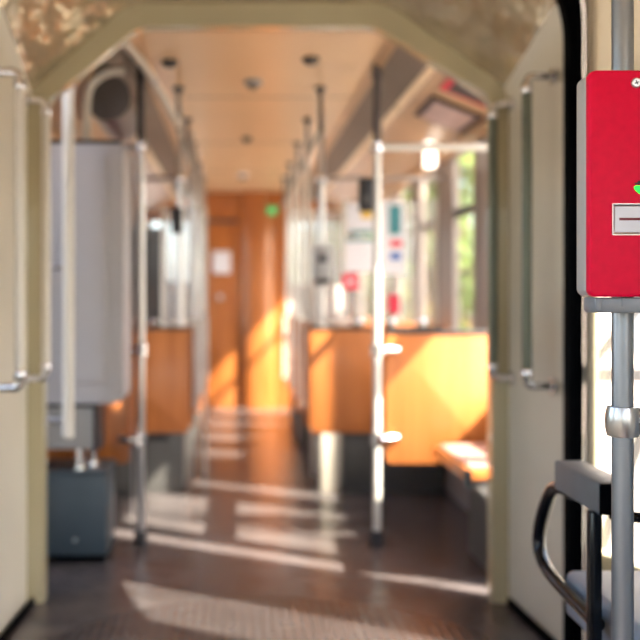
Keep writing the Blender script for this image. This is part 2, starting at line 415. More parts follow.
# side walls with windows
winY = [(3.72, 4.58), (4.86, 5.36), (5.76, 6.30), (6.56, 7.20), (7.46, 8.10), (8.36, 9.36)]
SILL, TOP = .67, 1.97
for s_, nm in ((1, 'right'), (-1, 'left')):
    x0, x1 = (WR, WR+.03) if s_ > 0 else (WL-.03, WL)
    mb = MB(); mb.box(x0, x1, YF, YB, 0, SILL); mb.box(x0, x1, YF, YB, TOP, 2.06)
    wins = winY if s_ > 0 else winY[1:]
    ys = [YF]+[v for p in wins for v in p]+[YB]
    for a, b in zip(ys[::2], ys[1::2]): mb.box(x0, x1, a, b, SILL, TOP)
    struct(mb, 'wall_'+nm, 'frame', 'pale greyish pink %s side wall of the rear car between the windows' % nm)
    ordn = ('first', 'second', 'third', 'fourth', 'fifth', 'sixth')
    for i, (a, b) in enumerate(winY):
        if (a, b) not in wins: continue
        xi = WR-.008 if s_ > 0 else WL+.008      # inner face of frame
        lo, hi = (xi, xi+.03) if s_ > 0 else (xi-.03, xi)
        w = thing('window_%d' % (i+2 if s_ > 0 else i+10), ((lo+hi)/2, (a+b)/2, SILL), '%s side window behind the portal on the %s' % (ordn[i], nm), 'window', kind='structure')
        mb = MB(); f = .024
        mb.box(lo, hi, a-.01, b+.01, SILL-.01, SILL+f); mb.box(lo, hi, a-.01, b+.01, TOP-f, TOP+.0)
        mb.box(lo, hi, a-.01, a+f, SILL+f, TOP-f); mb.box(lo, hi, b-f, b+.01, SILL+f, TOP-f)
        mb.build('window_frame', 'frame', w)
        zt = 1.63
        if i == 0: zt = 1.40
        mb = MB(); mb.box(lo, hi, a+f, b-f, zt-(.07 if i == 0 else .022), zt+(.07 if i == 0 else .022)); mb.build('transom_bar', 'frame_dark', w)
        xm = (lo+hi)/2+.008*s_
        hh = .07 if i == 0 else .022
        mb = MB(); mb.box(xm-.003, xm+.003, a+f-.008, b-f+.008, SILL+f-.008, zt-hh+.006); mb.build('glass_pane', 'glass', w)
        mb = MB(); mb.box(xm-.003, xm+.003, a+f-.008, b-f+.008, zt+hh-.006, TOP-f+.008); mb.build('hopper_pane', 'glass', w)

# end wall
mb = MB()
mb.box(WL, -.34, YB, YB+.06, 0, 1.27); mb.box(WL, -.34, YB, YB+.06, 1.98, CEIL+.1); mb.box(-.42, -.34, YB, YB+.06, 1.27, 1.98); mb.box(WL, -.93, YB, YB+.06, 1.27, 1.98)
mb.box(-.34, .03, YB, YB+.06, 2.02, CEIL+.1)
mb.box(.42, WR, YB, YB+.06, 0, 1.27); mb.box(.42, WR, YB, YB+.06, 1.98, CEIL+.1); mb.box(.42, .52, YB, YB+.06, 1.27, 1.98); mb.box(1.15, WR, YB, YB+.06, 1.27, 1.98)
# bulging glossy column right of the door
mb.prism([(.03, YB+.06)]+[(.225-.195*math.cos(PI*k/14), YB+.03-.12*math.sin(PI*k/14)) for k in range(15)]+[(.42, YB+.06)], 'z', 0, CEIL+.02)
struct(mb, 'wall_back', 'wood_dark', 'glossy orange brown wooden wall at the far end of the aisle')
for k, (a, b, nm) in enumerate(((-.93, -.42, 'left'), (.52, 1.15, 'right'))):
    w = thing('window_%d' % (30+k), ((a+b)/2, YB+.03, 1.27), 'pale glazed opening in the far end wall %s of the door' % nm, 'window', kind='structure')
    mb = MB(); mb.box(a, b, YB, YB+.05, 1.27, 1.31); mb.box(a, b, YB, YB+.05, 1.94, 1.98); mb.box(a, a+.04, YB, YB+.05, 1.31, 1.94); mb.box(b-.04, b, YB, YB+.05, 1.31, 1.94); mb.build('window_frame', 'frame', w)
    mb = MB(); mb.box(a+.03, b-.03, YB+.022, YB+.028, 1.30, 1.95); mb.build('glass_pane', 'milk', w)
d = thing('door_1', (-.155, YB+.02, 0), 'orange brown wooden door at the far end of the aisle', 'door', kind='structure')
mb = MB(); mb.box(-.345, .035, YB+.002, YB+.045, 0, 2.03, .004); mb.build('door_leaf', 'wood_dark', d)
mb = MB(); mb.box(-.34, .03, YB-.012, YB+.02, 1.93, 1.965, .004); mb.build('closer_rail', 'duct', d)
mb = MB(); mb.cyl((-.165, YB+.006, 1.155), (-.165, YB-.03, 1.155), .022); mb.ball((-.165, YB-.04, 1.155), .032, (1, .6, 1)); mb.build('door_knob', 'steel', d)
o = MB().box(-.245, -.055, YB-.008, YB+.004, 1.40, 1.635, .003).build('notice', 'paper'); tag(o, 'white square notice on the far wooden door', 'notice')
q = MB().box(-.19, -.11, YB-.011, YB-.006, 1.47, 1.565).build('printed_panel', 'vent', o)
q.location = -o.location
mb = MB(); mb.box(.325, .415, YB-.14, YB-.10, 2.01, 2.085, .006); o = mb.build('exit_sign', 'green'); tag(o, 'small green lit sign on top of the far wooden wall', 'sign')

# ------------------------------------------------------------------ ticket validator, its pole, the front seat
t = thing('grab_pole', (.663, 1.6, 0), 'thick satin aluminium pole carrying the red ticket validator', 'pole')
MB().cyl((.663, 1.6, 0), (.663, 1.6, NC), .018, 40).build('pole_tube', 'alu', t)
mb = MB(); prof = [(.944-.026, .0225), (.944-.025, .0255), (.944-.012, .0285), (.944, .029), (.944+.012, .0285), (.944+.025, .0255), (.944+.026, .0225)]
mb.tube([(.663, 1.6, z) for z, r in prof], [r for z, r in prof], 36)
cl = mb.build('clamp_collar', 'steel', t)
MB().tube([(.683, 1.6, .944), (.70, 1.6, .944), (.704, 1.6, .944), (.745, 1.6, .944)], [.024, .0235, .02, .02], 28).build('tee_socket', 'steel', cl)
MB().tube([(.663, 1.6, 0), (.663, 1.6, .012), (.663, 1.6, .03)], [.045, .043, .021], 32).build('floor_flange', 'alu', t)

XL, XR = .574, .762
v = thing('ticket_validator', ((XL+XR)/2, 1.55, 1.13), 'red ticket validator box clamped to the front aluminium pole', 'ticket validator')
mb = MB(); mb.prism(rrect(XL, XR, 1.157, 1.526, .012, 6), 'y', 1.515, 1.534, .005, 5); fc = mb.build('front_cover', 'red', v, 40); fc['label'] = 'red front cover'
mb = MB(); mb.prism(rrect(XL+.001, XR-.001, 1.159, 1.524, .012, 6), 'y', 1.5345, 1.581, .008, 4); mb.build('rear_shell', 'grey_shell', v, 40)['label'] = 'light grey rear shell'
mb = MB(); mb.prism(rrect(XL+.016, XR-.016, 1.131, 1.1565, .004, 3), 'y', 1.531, 1.582, .003, 2)
mb.box(XL+.0145, XL+.0265, 1.528, 1.582, 1.133, 1.1565, .003); mb.box(.633, .6345, 1.5297, 1.533, 1.140, 1.1565)
mb.build('mounting_bracket', 'grey_bracket', v)['label'] = 'grey metal mounting bracket under the box'
mb = MB(); cx, cz = .6495, 1.5045
mb.tube([(cx, 1.516, cz), (cx, 1.5125, cz), (cx, 1.5112, cz)], [.0085, .0082, .0065], 28)
sc = mb.build('screw', 'steel', v)
mb = MB()
for a in (20, 110):
    dx, dz = math.cos(math.radians(a))*.004, math.sin(math.radians(a))*.004
    mb.tube([(cx-dx, 1.5112, cz-dz), (cx+dx, 1.5112, cz+dz)], .0009, 6)
mb.build('screw_recess', 'dark', sc)
# slot bezel
sx0, sx1, sz0, sz1 = .6105, .72, 1.2575, 1.3085
mb = MB()
o_ = [(sx0, sz0), (sx1, sz0), (sx1, sz1), (sx0, sz1)]; i_ = [(sx0+.005, sz0+.005), (sx1-.005, sz0+.005), (sx1-.005, sz1-.005), (sx0+.005, sz1-.005)]
mb.loft([[(x, 1.516, z) for x, z in o_], [(x, 1.5125, z) for x, z in o_], [(x, 1.5125, z) for x, z in [(a+.001*(1 if a < .66 else -1), b+.001*(1 if b < 1.28 else -1)) for a, b in o_]], [(x, 1.5155, z) for x, z in i_]])
bz = mb.build('slot_bezel', 'steel', v, 20)
mb = MB(); mb.box(sx0+.0045, sx1-.0045, 1.5145, 1.516, sz0+.0045, 1.2815); mb.box(sx0+.0045, sx1-.0045, 1.5145, 1.516, 1.2855, sz1-.0045); mb.box(sx0+.0045, .6222, 1.5145, 1.516, 1.2815, 1.2855)
mb.build('slot_plate', 'slotplate', bz)
mb = MB(); mb.box(.6222, sx1-.005, 1.5148, 1.5158, 1.2812, 1.2858); mb.build('ticket_slot', 'slotred', bz)
ax = .6565
mb = MB(); mb.prism([(ax-.0105, 1.3355), (ax-.008, 1.3375), (ax+.008, 1.3375), (ax+.0105, 1.3355), (ax+.0085, 1.331), (ax+.0015, 1.3245), (ax-.0015, 1.3245), (ax-.0085, 1.331)], 'y', 1.5138, 1.516)
mb.build('arrow_light', 'led', v)['label'] = 'green lit arrow'
mb = MB(); mb.prism([(ax-.009, 1.3395), (ax+.009, 1.3395), (ax+.009, 1.3425), (ax+.005, 1.3425), (ax+.004, 1.3455), (ax-.004, 1.3455), (ax-.005, 1.3425), (ax-.009, 1.3425)], 'y', 1.5143, 1.516)
mb.build('printed_mark', 'dark', v)

s = thing('passenger_seat', (1.0, 1.88, 0), 'grey blue front seat with black tube armrest beside the aluminium pole', 'seat')
mb = MB(); mb.prism(rrect(.775, 1.24, .405, .515, .02), 'y', 1.62, 2.20, .012, 3); mb.build('seat_cushion', 'seatblue', s)
mb = MB(); mb.prism([(1.66, .50), (1.56, .52), (1.50, .98), (1.53, 1.0), (1.57, .98), (1.64, .56)], 'x', .80, 1.24, .012, 2); mb.build('backrest', 'seatblue', s)
mb = MB(); mb.box(.86, 1.18, 1.70, 2.05, 0, .35, .01); mb.box(.81, 1.23, 1.64, 2.15, .345, .405, .008); mb.build('pedestal', 'base', s)
ar = MB().box(.738, .806, 1.90, 2.165, .712, .779, .006, 3).build('armrest_pad', 'arm', s)
MB().box(.739, .805, 1.893, 1.9005, .714, .777, .002).build('end_cap', 'black', ar)
pts = [(.765, 2.10, .712), (.762, 2.20, .708), (.76, 2.26, .68), (.76, 2.325, .60), (.76, 2.342, .54), (.76, 2.31, .503), (.76, 2.24, .485), (.757, 2.10, .478), (.752, 1.94, .476)]
MB().tube(smooth_path(pts), .0155, 16).build('armrest_loop', 'black_gloss', s)
MB().box(.727, .753, 1.915, 1.94, .0, .715, .004).build('armrest_post', 'black_gloss', s)
MB().tube(smooth_path([(.78, 1.95, .705), (.84, 1.93, .70), (1.0, 1.92, .685), (1.30, 1.92, .68)]), .012, 12).build('rear_bar', 'black_gloss', s)

# ------------------------------------------------------------------ hand rails of the passage
def handrail(x, y, z0, z1, side, m, label, wall):
    t = thing('handrail', (x, y, z0), label, 'handrail', 'vertical handrails of the passage')
    MB().cyl((x, y, z0+.01), (x, y, z1-.01), .0165, 20).build('rail_tube', m, t)
    for z, nm in ((z1, 1), (z0, -1)):
        mb = MB(); mb.tube(smooth_path([(x, y, z-.05*nm), (x, y, z-.015*nm), (x+.012*side, y, z+.006*nm), (x+.04*side, y, z+.010*nm), (wall, y, z+.010*nm)], 4), .015, 14)
        mb.tube([(wall-.012*side, y, z+.010*nm), (wall+.004*side, y, z+.010*nm)], .028, 18); mb.ball((x, y, z-.03*nm), .021, (1, 1, 1.3))
        mb.build('bracket', 'chrome', t)
handrail(-.700, 3.02, .873, 1.875, -1, 'white_tube', 'white vertical handrail on the left passage panel, nearer the camera', -.792)
handrail(-.698, 3.43, .868, 1.872, -1, 'white_tube', 'white vertical handrail on the left passage panel, next to the portal', -.772)
handrail(.960, 3.08, .873, 1.875, 1, 'rail_dark', 'grey green vertical handrail on the right passage panel, nearer the black gasket', 1.052)
handrail(.958, 3.48, .865, 1.868, 1, 'rail_dark', 'grey green vertical handrail on the right passage panel, next to the portal', 1.030)

# ------------------------------------------------------------------ standing poles just behind the portal
def big_pole(x, side, label, m):
    t = thing('grab_pole', (x, 4.35, 0), label, 'pole', 'floor to ceiling poles behind the portal')
    MB().cyl((x, 4.35, 0), (x, 4.35, 1.87), .019, 20).build('pole_tube', m, t)
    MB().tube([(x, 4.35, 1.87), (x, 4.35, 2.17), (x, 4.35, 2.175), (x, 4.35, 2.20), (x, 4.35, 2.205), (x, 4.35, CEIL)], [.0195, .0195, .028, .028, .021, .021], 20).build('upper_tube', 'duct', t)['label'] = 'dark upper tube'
    MB().tube([(x, 4.35, 0), (x, 4.35, .05), (x, 4.35, .07)], [.032, .032, .02], 20).build('foot_sleeve', 'dark', t)
    MB().tube([(x, 4.35, 1.83), (x, 4.35, 1.835), (x, 4.35, 1.877), (x, 4.35, 1.882)], [.02, .028, .028, .02], 18).build('joint', 'chrome', t)
    wx = WR if side > 0 else WL
    MB().cyl((x+.02*side, 4.35, 1.856), (wx, 4.35, 1.856), .0175, 16).build('cross_bar', m, t)
    for z in (.91, .495):
        mb = MB(); mb.tube([(x, 4.35, z-.032), (x, 4.35, z-.028), (x, 4.35, z+.028), (x, 4.35, z+.032)], [.02, .03, .03, .02], 18)
        mb.tube([(x+.02*side, 4.352, z), (x+.06*side, 4.36, z), (x+.1*side, 4.378, z)], [.022, .024, .02], 14); mb.build('clamp', 'chrome', t)
    return t
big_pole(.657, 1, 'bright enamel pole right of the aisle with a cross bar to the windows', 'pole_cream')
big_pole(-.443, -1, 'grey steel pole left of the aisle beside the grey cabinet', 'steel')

# stop request boxes on poles
def stop_box(x, y, z, label):
    t = thing('stop_request_box', (x, y, z-.08), label, 'button box', 'dark button boxes on the poles')
    MB().box(x-.032, x+.032, y-.03, y+.03, z-.075, z+.075, .008).build('box_housing', 'dark', t)
    MB().tube([(x, y-.029, z-.02), (x, y-.036, z-.02)], .016, 14).build('push_button', 'base', t)
stop_box(.605, 4.345, 1.632, 'small dark button box on the right bright enamel pole')
stop_box(-.345, 5.464, 1.605, 'small dark button box on the pole above the left wooden partition')

# ------------------------------------------------------------------ partitions
def partition(name_label, x0, x1, y, z0, z1, edge):
    t = thing('partition', ((x0+x1)/2, y, 0), name_label, 'partition', 'wooden partitions beside the aisle')
    mb = MB(); mb.prism(rrect(x0, x1, z0, z1, .03, 4), 'y', y, y+.028, .004, 2); mb.build('wood_panel', 'wood', t)
    mb = MB(); mb.box(x0+.01, x1-.005, y-.008, y+.036, z1-.002, z1+.018, .006); mb.build('top_rail', 'frame_dark', t)
    return t
pr = partition('honey wood partition behind the right bench, nearer the camera, partly in sunlight', .703, WR-.02, 4.385, .372, .985, -1)
pl_ = partition('honey wood partition behind the grey cabinet, left of the grey pole', WL+.02, -.50, 4.385, .372, .985, 1)
fr = partition('honey wood partition right of the aisle, farther one behind the enamel pole', .436, WR-.02, 5.5, .355, .965, -1)
fl = partition('honey wood partition left of the aisle with grey heater box below', WL+.02, -.275, 5.5, .355, .965, 1)
for t, side in ((pr, 1), (pl_, -1)):
    wx = WR if side > 0 else WL
    for z in (.5, .85): MB().box(min(wx, wx-.03*side), max(wx, wx-.03*side), 4.38, 4.42, z, z+.06).build('wall_bracket', 'steel', t)
# glass screens over the farther partitions
def screen(t, x0, x1, y, z0, z1, m, clips=2, rail='steel'):
    MB().box(x0, x1, y-.004, y+.004, z0, z1, .002, 1).build('glass_screen', m, t)
    for xa in (x0, x1-.02): MB().box(xa, xa+.02, y-.012, y+.012, z0-.012, z1+.01, .003).build('screen_post', rail, t)
    for k in range(clips):
        xc = x0+(k+.5)*(x1-x0)/clips
        MB().box(xc-.03, xc+.03, y-.016, y+.016, z0-.016, z0+.03, .008).build('clip', 'chrome', t)
screen(fr, .63, WR-.06, 5.514, 1.0, 1.73, 'milk', 3, 'white_tube')
screen(fl, -.64, -.425, 5.514, 1.0, 1.565, 'tint', 2, 'white_tube')
MB().box(.50, .615, 5.5, 5.60, 0, .352, .006).build('pedestal', 'pale', fr)
MB().box(.64, WR-.02, 5.53, 5.95, 0, .36, .008).build('heater_box', 'base', fr)
MB().box(WL+.02, -.31, 5.50, 5.95, 0, .352, .008).build('heater_box', 'base', fl)
mb = MB(); mb.box(-.55, -.40, 5.494, 5.506, .31, .345); mb.build('vent_slot', 'dark', fl)
MB().box(.74, WR-.02, 4.375, 4.43, .987, 1.0, .004).build('grip_cap', 'dark', pr)

# ------------------------------------------------------------------ poles standing on partitions and seats
def short_pole(x, y, z0, label, m='steel', bar=None):
    t = thing('grab_pole', (x, y, z0), label, 'pole', 'poles rising from the partitions and seats')
    MB().cyl((x, y, z0), (x, y, CEIL), .018, 14).build('pole_tube', m, t)
    if bar:
        MB().ball((x, y, 1.856), .032, (1, 1, 1)).build('joint', 'chrome', t)
        sg = 1 if bar > x else -1
        o = MB().cyl((x+.031*sg, y, 1.856), (bar, y, 1.856), .0155, 12).build('grab_bar', m)
        tag(o, 'horizontal bar joined to the '+label.replace(' with a cross bar', '').replace('at the aisle end of', 'by'), 'bar', 'horizontal bars high over the seats')
    return t
short_pole(-.325, 5.515, .982, 'steel pole rising from the left wooden partition with a cross bar', 'steel', WL)
short_pole(.507, 5.515, .982, 'steel pole rising from the right farther partition with a cross bar', 'steel', WR)

# ------------------------------------------------------------------ seats along the rear car
def make_seat():
    t = thing('double_seat', (0, 0, 0), '', 'seat', 'double seats in the rear car')
    # local: aisle end at x=0, window end at x=.74, back towards the camera
    mb = MB(); mb.prism([(-.03, .30), (-.005, .30), (.03, .60), (-.02, .985), (-.05, .985), (-.005, .6)], 'x', .0, .74, .006, 2); mb.build('back_shell', 'wood', t)
    MB().prism([(.005, .46), (.05, .46), (.065, .60), (.02, .955), (-.005, .955), (.035, .6)], 'x', .025, .715, .01, 2).build('back_cushion', 'check', t)
    MB().box(.02, .72, .04, .46, .40, .47, .02, 3).build('seat_cushion', 'check', t)
    mb = MB(); mb.prism([(-.045, .42), (.42, .38), (.43, .41), (.06, .47), (.075, .62), (.02, .97), (-.06, .99), (-.025, .62)], 'x', -.018, .006, .004, 2); mb.build('side_frame', 'white_tube', t)
    mb = MB(); mb.box(.06, .68, .02, .34, 0, .40, .01); mb.build('pedestal', 'base', t)
    MB().box(.045, .25, -.065, .025, .995, 1.23, .018, 3).build('headrest', 'whitecloth', t)
    for xx in (.09, .2): MB().cyl((xx, -.03, .9), (xx, -.03, 1.02), .008, 8).build('headrest_stem', 'steel', t)
    return t
seat0 = make_seat(); first = True
ordn = ('first', 'second', 'third', 'fourth')
rows = (6.22, 6.98, 7.74, 8.50)
for side, nm in ((1, 'right'), (-1, 'left')):
    for i, y in enumerate(rows):
        s_ = seat0 if first else copy_tree(seat0); first = False
        if side > 0: s_.location = (.452, y, 0)
        else:
            s_.location = (-.275, y, 0); s_.scale = (-1, 1, 1)
        s_['label'] = '%s double seat behind the %s far partition, with a white headrest' % (ordn[i], nm)
        xp = .47 if side > 0 else -.295
        short_pole(xp, y-.045, .9905, 'steel pole at the aisle end of the %s seat row on the %s' % (ordn[i], nm), 'white_tube' if side > 0 else 'steel', (WR if side > 0 else WL) if i == 2 else None)
# tall glass screens beside the seats
def lone_screen(x0, x1, y, z0, z1, label):
    t = thing('glass_screen', ((x0+x1)/2, y, 0), label, 'screen', 'milky screens between the seat rows')
    MB().box(x0, x1, y-.004, y+.004, z0, z1, .002, 1).build('pane', 'milk', t)
    mb = MB(); mb.box(x0-.012, x1+.012, y-.012, y+.012, z0-.03, z0, .004); mb.build('bottom_rail', 'white_tube', t)
    for xx in (x0, x1): MB().box(xx-.012, xx+.012, y-.012, y+.012, 0, z1, .003).build('upright', 'white_tube', t)
lone_screen(-.47, -.20, 6.06, 1.0, 1.74, 'milky glass screen left of the aisle behind the wooden partition')
lone_screen(.50, .80, 6.06, 1.0, 1.70, 'milky glass screen right of the aisle behind the grey card reader')
lone_screen(.50, .86, 7.55, 1.0, 1.72, 'far milky glass screen right of the aisle among the white headrests')

# ceiling rails
for X_, nm in ((-.30, 'left'), (.44, 'right')):
    t = thing('ceiling_rail', (X_, 6.6, 2.0), 'long ceiling grab rail above the %s edge of the aisle' % nm, 'grab rail', 'ceiling grab rails')
    MB().cyl((X_, 4.85, 2.03), (X_, 9.2, 2.03), .013, 12).build('rail_tube', 'rail_dark', t)
    for y in (4.87, 5.72, 6.6, 7.6, 8.5): MB().tube([(X_, y, 2.02), (X_, y, 2.22), (X_, y, 2.235), (X_, y, CEIL)], [.012, .012, .03, .032], 12).build('hanger', 'duct', t)
t = thing('slanting_handrail', (-.40, 4.4, 2.0), 'beige slanting handrail from the grey pole up to the left ceiling edge', 'handrail')
MB().tube(smooth_path([(-.464, 3.78, 2.20), (-.405, 4.2, 2.185), (-.375, 4.40, 2.15), (-.30, 4.83, 2.05)]), .02, 12).build('rail_tube', 'pale', t)
MB().ball((-.386, 4.34, 2.165), .024).build('joint', 'chrome', t)
t = thing('ceiling_flange', (.343, 4.27, 2.22), 'flat dark flange on the ceiling right of the middle', 'flange', 'dark ceiling flanges')
MB().tube([(.343, 4.27, CEIL), (.343, 4.27, 2.235), (.343, 4.27, 2.22)], [.04, .04, .02], 16).build('flange_plate', 'base', t)
t = thing('ceiling_flange', (-.305, 4.32, 2.22), 'flat dark flange on the ceiling left of the middle', 'flange', 'dark ceiling flanges')
MB().tube([(-.305, 4.32, CEIL), (-.305, 4.32, 2.235), (-.305, 4.32, 2.22)], [.04, .04, .02], 16).build('flange_plate', 'base', t)
for (x, y, r, m, lb) in ((.086, 4.72, .046, 'grey_shell', 'largest round ceiling sensor, nearest the portal'), (.075, 6.4, .034, 'base', 'small dark round ceiling sensor, second from the portal'), (.06, 8.3, .05, 'paper', 'pale round ceiling sensor near the far wooden wall')):
    t = thing('ceiling_sensor', (x, y, CEIL-.05), lb, 'sensor', 'round ceiling sensors')
    MB().tube([(x, y, CEIL), (x, y, CEIL-.02), (x, y, CEIL-.024)], [r, r, r*.8], 22).build('sensor_base', m, t)
    MB().ball((x, y, CEIL-.024), r*.6, (1, 1, .8)).build('sensor_dome', 'vent', t)

# ------------------------------------------------------------------ left corner behind the portal
t = thing('equipment_cabinet', (-.72, 4.06, .705), 'large light grey wall cabinet behind the left side of the portal', 'cabinet')
X0, X1 = WL, -.472
mb = MB(); mb.prism(arc(X1-.05, .755, .05, 270, 360)+arc(X1-.02, 1.785, .02, 0, 90)+[(X0, 1.805), (X0, .705)], 'y', 3.93, 4.20, .008, 2); mb.build('cabinet_body', 'cabinet', t)
MB().box(X0+.05, X1-.07, 3.918, 3.932, .79, 1.75, .008).build('cabinet_door', 'cabinet', t)
MB().box(X0+.02, X1-.015, 3.925, 3.936, 1.803, 1.818).build('top_edge', 'dark', t)
t = thing('equipment_shelf', (-.8, 4.1, .48), 'grey box with black edges hung below the light grey cabinet', 'equipment box')
mb = MB(); mb.box(WL, -.60, 3.96, 4.16, .51, .695, .006); mb.build('shelf_body', 'cabinet_low', t)
mb = MB(); mb.box(WL, -.585, 3.95, 4.17, .69, .704); mb.box(-.604, -.588, 3.95, 4.17, .50, .69); mb.build('black_edge', 'dark', t)
t = thing('floor_box', (-.695, 4.2, 0), 'dark slate grey floor box below the cabinet at the left', 'box')
MB().box(-.86, -.562, 4.06, 4.33, 0.03, .385, .008).build('box_body', 'teal', t)
MB().box(-.87, -.555, 4.05, 4.34, .385, .405, .006).build('box_lid', 'teal', t)
MB().box(-.85, -.57, 4.075, 4.32, 0, .03).build('plinth', 'black', t)
mb = MB(); mb.tube([(-.70, 4.062, .10), (-.70, 4.054, .10)], .009, 14); mb.build('lock', 'steel', t)
for x, y, lb in ((-.685, 4.10, 'nearer chrome fitting on the lid of the slate grey floor box'), (-.645, 4.2, 'farther chrome fitting on the lid of the slate grey floor box')):
    o = MB().tube([(x, y, .405), (x, y, .42), (x, y, .424), (x, y, .51)], [.034, .032, .02, .02], 18).build('pipe_fitting', 'chrome'); tag(o, lb, 'pipe fitting', 'chrome pipe fittings')
t = thing('grab_pole', (-.672, 3.74, .59), 'thick pale pole in front of the light grey cabinet', 'pole')
MB().tube([(-.672, 3.74, .59), (-.672, 3.74, .60), (-.672, 3.74, 2.10)], [.016, .024, .024], 20).build('pole_tube', 'white_tube', t)
for z in (1.277, .66, 2.0): MB().cyl((-.69, 3.74, z), (WL, 3.74, z), .012, 12).build('wall_arm', 'steel', t)
t = thing('arched_handrail', (-.56, 4.12, 1.8), 'arched beige handrail rising over the light grey cabinet', 'handrail')
MB().tube(smooth_path([(-.655, 4.10, 1.807), (-.655, 4.10, 2.0), (-.635, 4.10, 2.09), (-.57, 4.10, 2.14), (-.49, 4.10, 2.15)]), .019, 12).build('rail_tube', 'pale', t)
o = MB().tube(smooth_path([(-.58, 4.22, 2.06), (-.58, 4.26, 2.06), (-.58, 4.5, 2.06), (-.58, 4.85, 2.05)]), [.03, .07, .095]+[.105]*13+[.1, .09, .07], 22).build('ventilation_duct', 'duct'); tag(o, 'dark rounded ventilation duct above the light grey cabinet', 'duct')
t = thing('wall_poster', (-.55, 4.95, 1.0), 'red and navy poster board glimpsed behind the light grey cabinet', 'poster')
MB().box(-.78, -.545, 4.94, 4.952, .99, 1.9, .002).build('poster_board', 'pinkprint', t)
MB().box(-.70, -.56, 4.933, 4.941, 1.56, 1.84).build('red_field', 'redprint', t)
MB().box(-.66, -.56, 4.933, 4.941, 1.32, 1.50).build('navy_field', 'navy', t)
for xa in (-.79, -.555): MB().box(xa, xa+.015, 4.94, 4.96, 0, 1.92).build('stand_leg', 'steel', t)

# ------------------------------------------------------------------ bench at the right
t = thing('side_bench', (1.08, 3.93, 0), 'wooden side bench right of the aisle behind the portal', 'bench')
mb = MB(); mb.prism([(.90, .435), (.91, .475), (WR-.02, .49), (WR-.02, .45)], 'y', 3.66, 4.27, .006, 2); mb.build('seat_board', 'wood', t)
mb = MB(); mb.prism([(.925, .477), (.93, .487), (WR-.03, .50), (WR-.03, .487)], 'y', 3.70, 4.24, .003, 2); mb.build('seat_pad', 'padpink', t)
mb = MB(); mb.prism([(.915, .434), (1.06, .30), (1.06, 0), (WR-.02, 0), (WR-.02, .448), (.93, .436)], 'y', 3.68, 4.25); mb.build('bench_base', 'base', t)
MB().box(.895, .92, 3.645, 3.662, .41, .48).build('end_bumper', 'teal', t)

# ------------------------------------------------------------------ posters, notices, panel, sky glow block
def card(x0, x1, y, z0, z1, label, m='paper', bands=()):
    t = thing('notice', ((x0+x1)/2, y, z0), label, 'notice', 'notices on the right glass screen')
    MB().box(x0, x1, y-.004, y, z0, z1).build('sheet', m, t)
    for a, b, c, d, mm in bands: MB().box(x0+a*(x1-x0), x0+b*(x1-x0), y-.0065, y-.0035, z0+c*(z1-z0), z0+d*(z1-z0)).build('printed_field', mm, t)
D = 5.505
card(.645, .84, D, 1.305, 1.50, 'wide white notice on the right glass screen, left of the enamel pole', 'paper', ((0, 1, .92, 1, 'tealprint'),))
card(.655, .82, D, 1.53, 1.71, 'pale poster with a yellow field above the wide white notice', 'paper', ((.5, .9, .5, .85, 'yellowprint'), (.1, .9, 0, .12, 'tealprint')))
card(.86, 1.0, D, 1.29, 1.72, 'tall white notice with teal and red print right of the enamel pole', 'paper', ((.3, .8, .55, .95, 'tealprint'), (.35, .85, .38, .47, 'redprint'), (.35, .8, .2, .3, 'blueprint')))
card(.625, .725, D-.008, 1.20, 1.295, 'small red square notice below the wide white one', 'redprint', ((.3, .7, .35, .65, 'paper'),))
card(.90, .965, D, 1.06, 1.17, 'small pink red sticker low on the right glass screen', 'redprint', ())
t = thing('card_reader', (.507, 5.46, 1.22), 'light grey card reader with dark buttons on the pole right of the aisle', 'card reader')
MB().box(.445, .565, 5.43, 5.496, 1.225, 1.46, .012).build('reader_body', 'grey_shell', t)
MB().box(.48, .53, 5.424, 5.432, 1.36, 1.40, .003).build('display', 'dark', t)
MB().box(.465, .545, 5.424, 5.432, 1.235, 1.265, .003).build('card_slot', 'dark', t)
# cove adverts: stand just inside the cove panel
def advert(y0, y1, m, frame, label):
    t = thing('advert_card', (1.05, (y0+y1)/2, 2.03), label, 'advert', 'advert cards in the right cove')
    n_ = Vector((-.38, 0, -.92))
    def quad(a, b, off, th): 
        p, q = Vector((.93, 0, 2.115)), Vector((1.175, 0, 2.014))
        P, Q = p+(q-p)*a, p+(q-p)*b
        return [((P+n_*off).x, (P+n_*off).z), ((Q+n_*off).x, (Q+n_*off).z), ((Q+n_*(off-th)).x, (Q+n_*(off-th)).z), ((P+n_*(off-th)).x, (P+n_*(off-th)).z)]
    MB().prism(quad(0, 1, .012, .01), 'y', y0, y1).build('backing', frame, t)
    MB().prism(quad(.12, .88, .015, .004), 'y', y0+.04, y1-.03).build('print', m, t)
advert(3.95, 4.25, 'darkprint', 'redprint', 'dark advert card with red edge in the right cove nearest the portal')
advert(4.42, 4.86, 'pinkprint', 'darkprint', 'pinkish grey advert card with dark edge in the right cove')
t = thing('wall_lamp', (1.115, 5.36, 2.0), 'added glowing white block for bright sky above the right windows', 'lamp')  # added glowing block in place of sky seen through a hopper window
MB().box(1.08, 1.15, 5.30, 5.42, 2.045, 2.075).build('glow_base', 'steel', t)
MB().box(1.085, 1.145, 5.31, 5.41, 1.90, 2.05, .012, 3).build('glow_block', 'lamp', t)

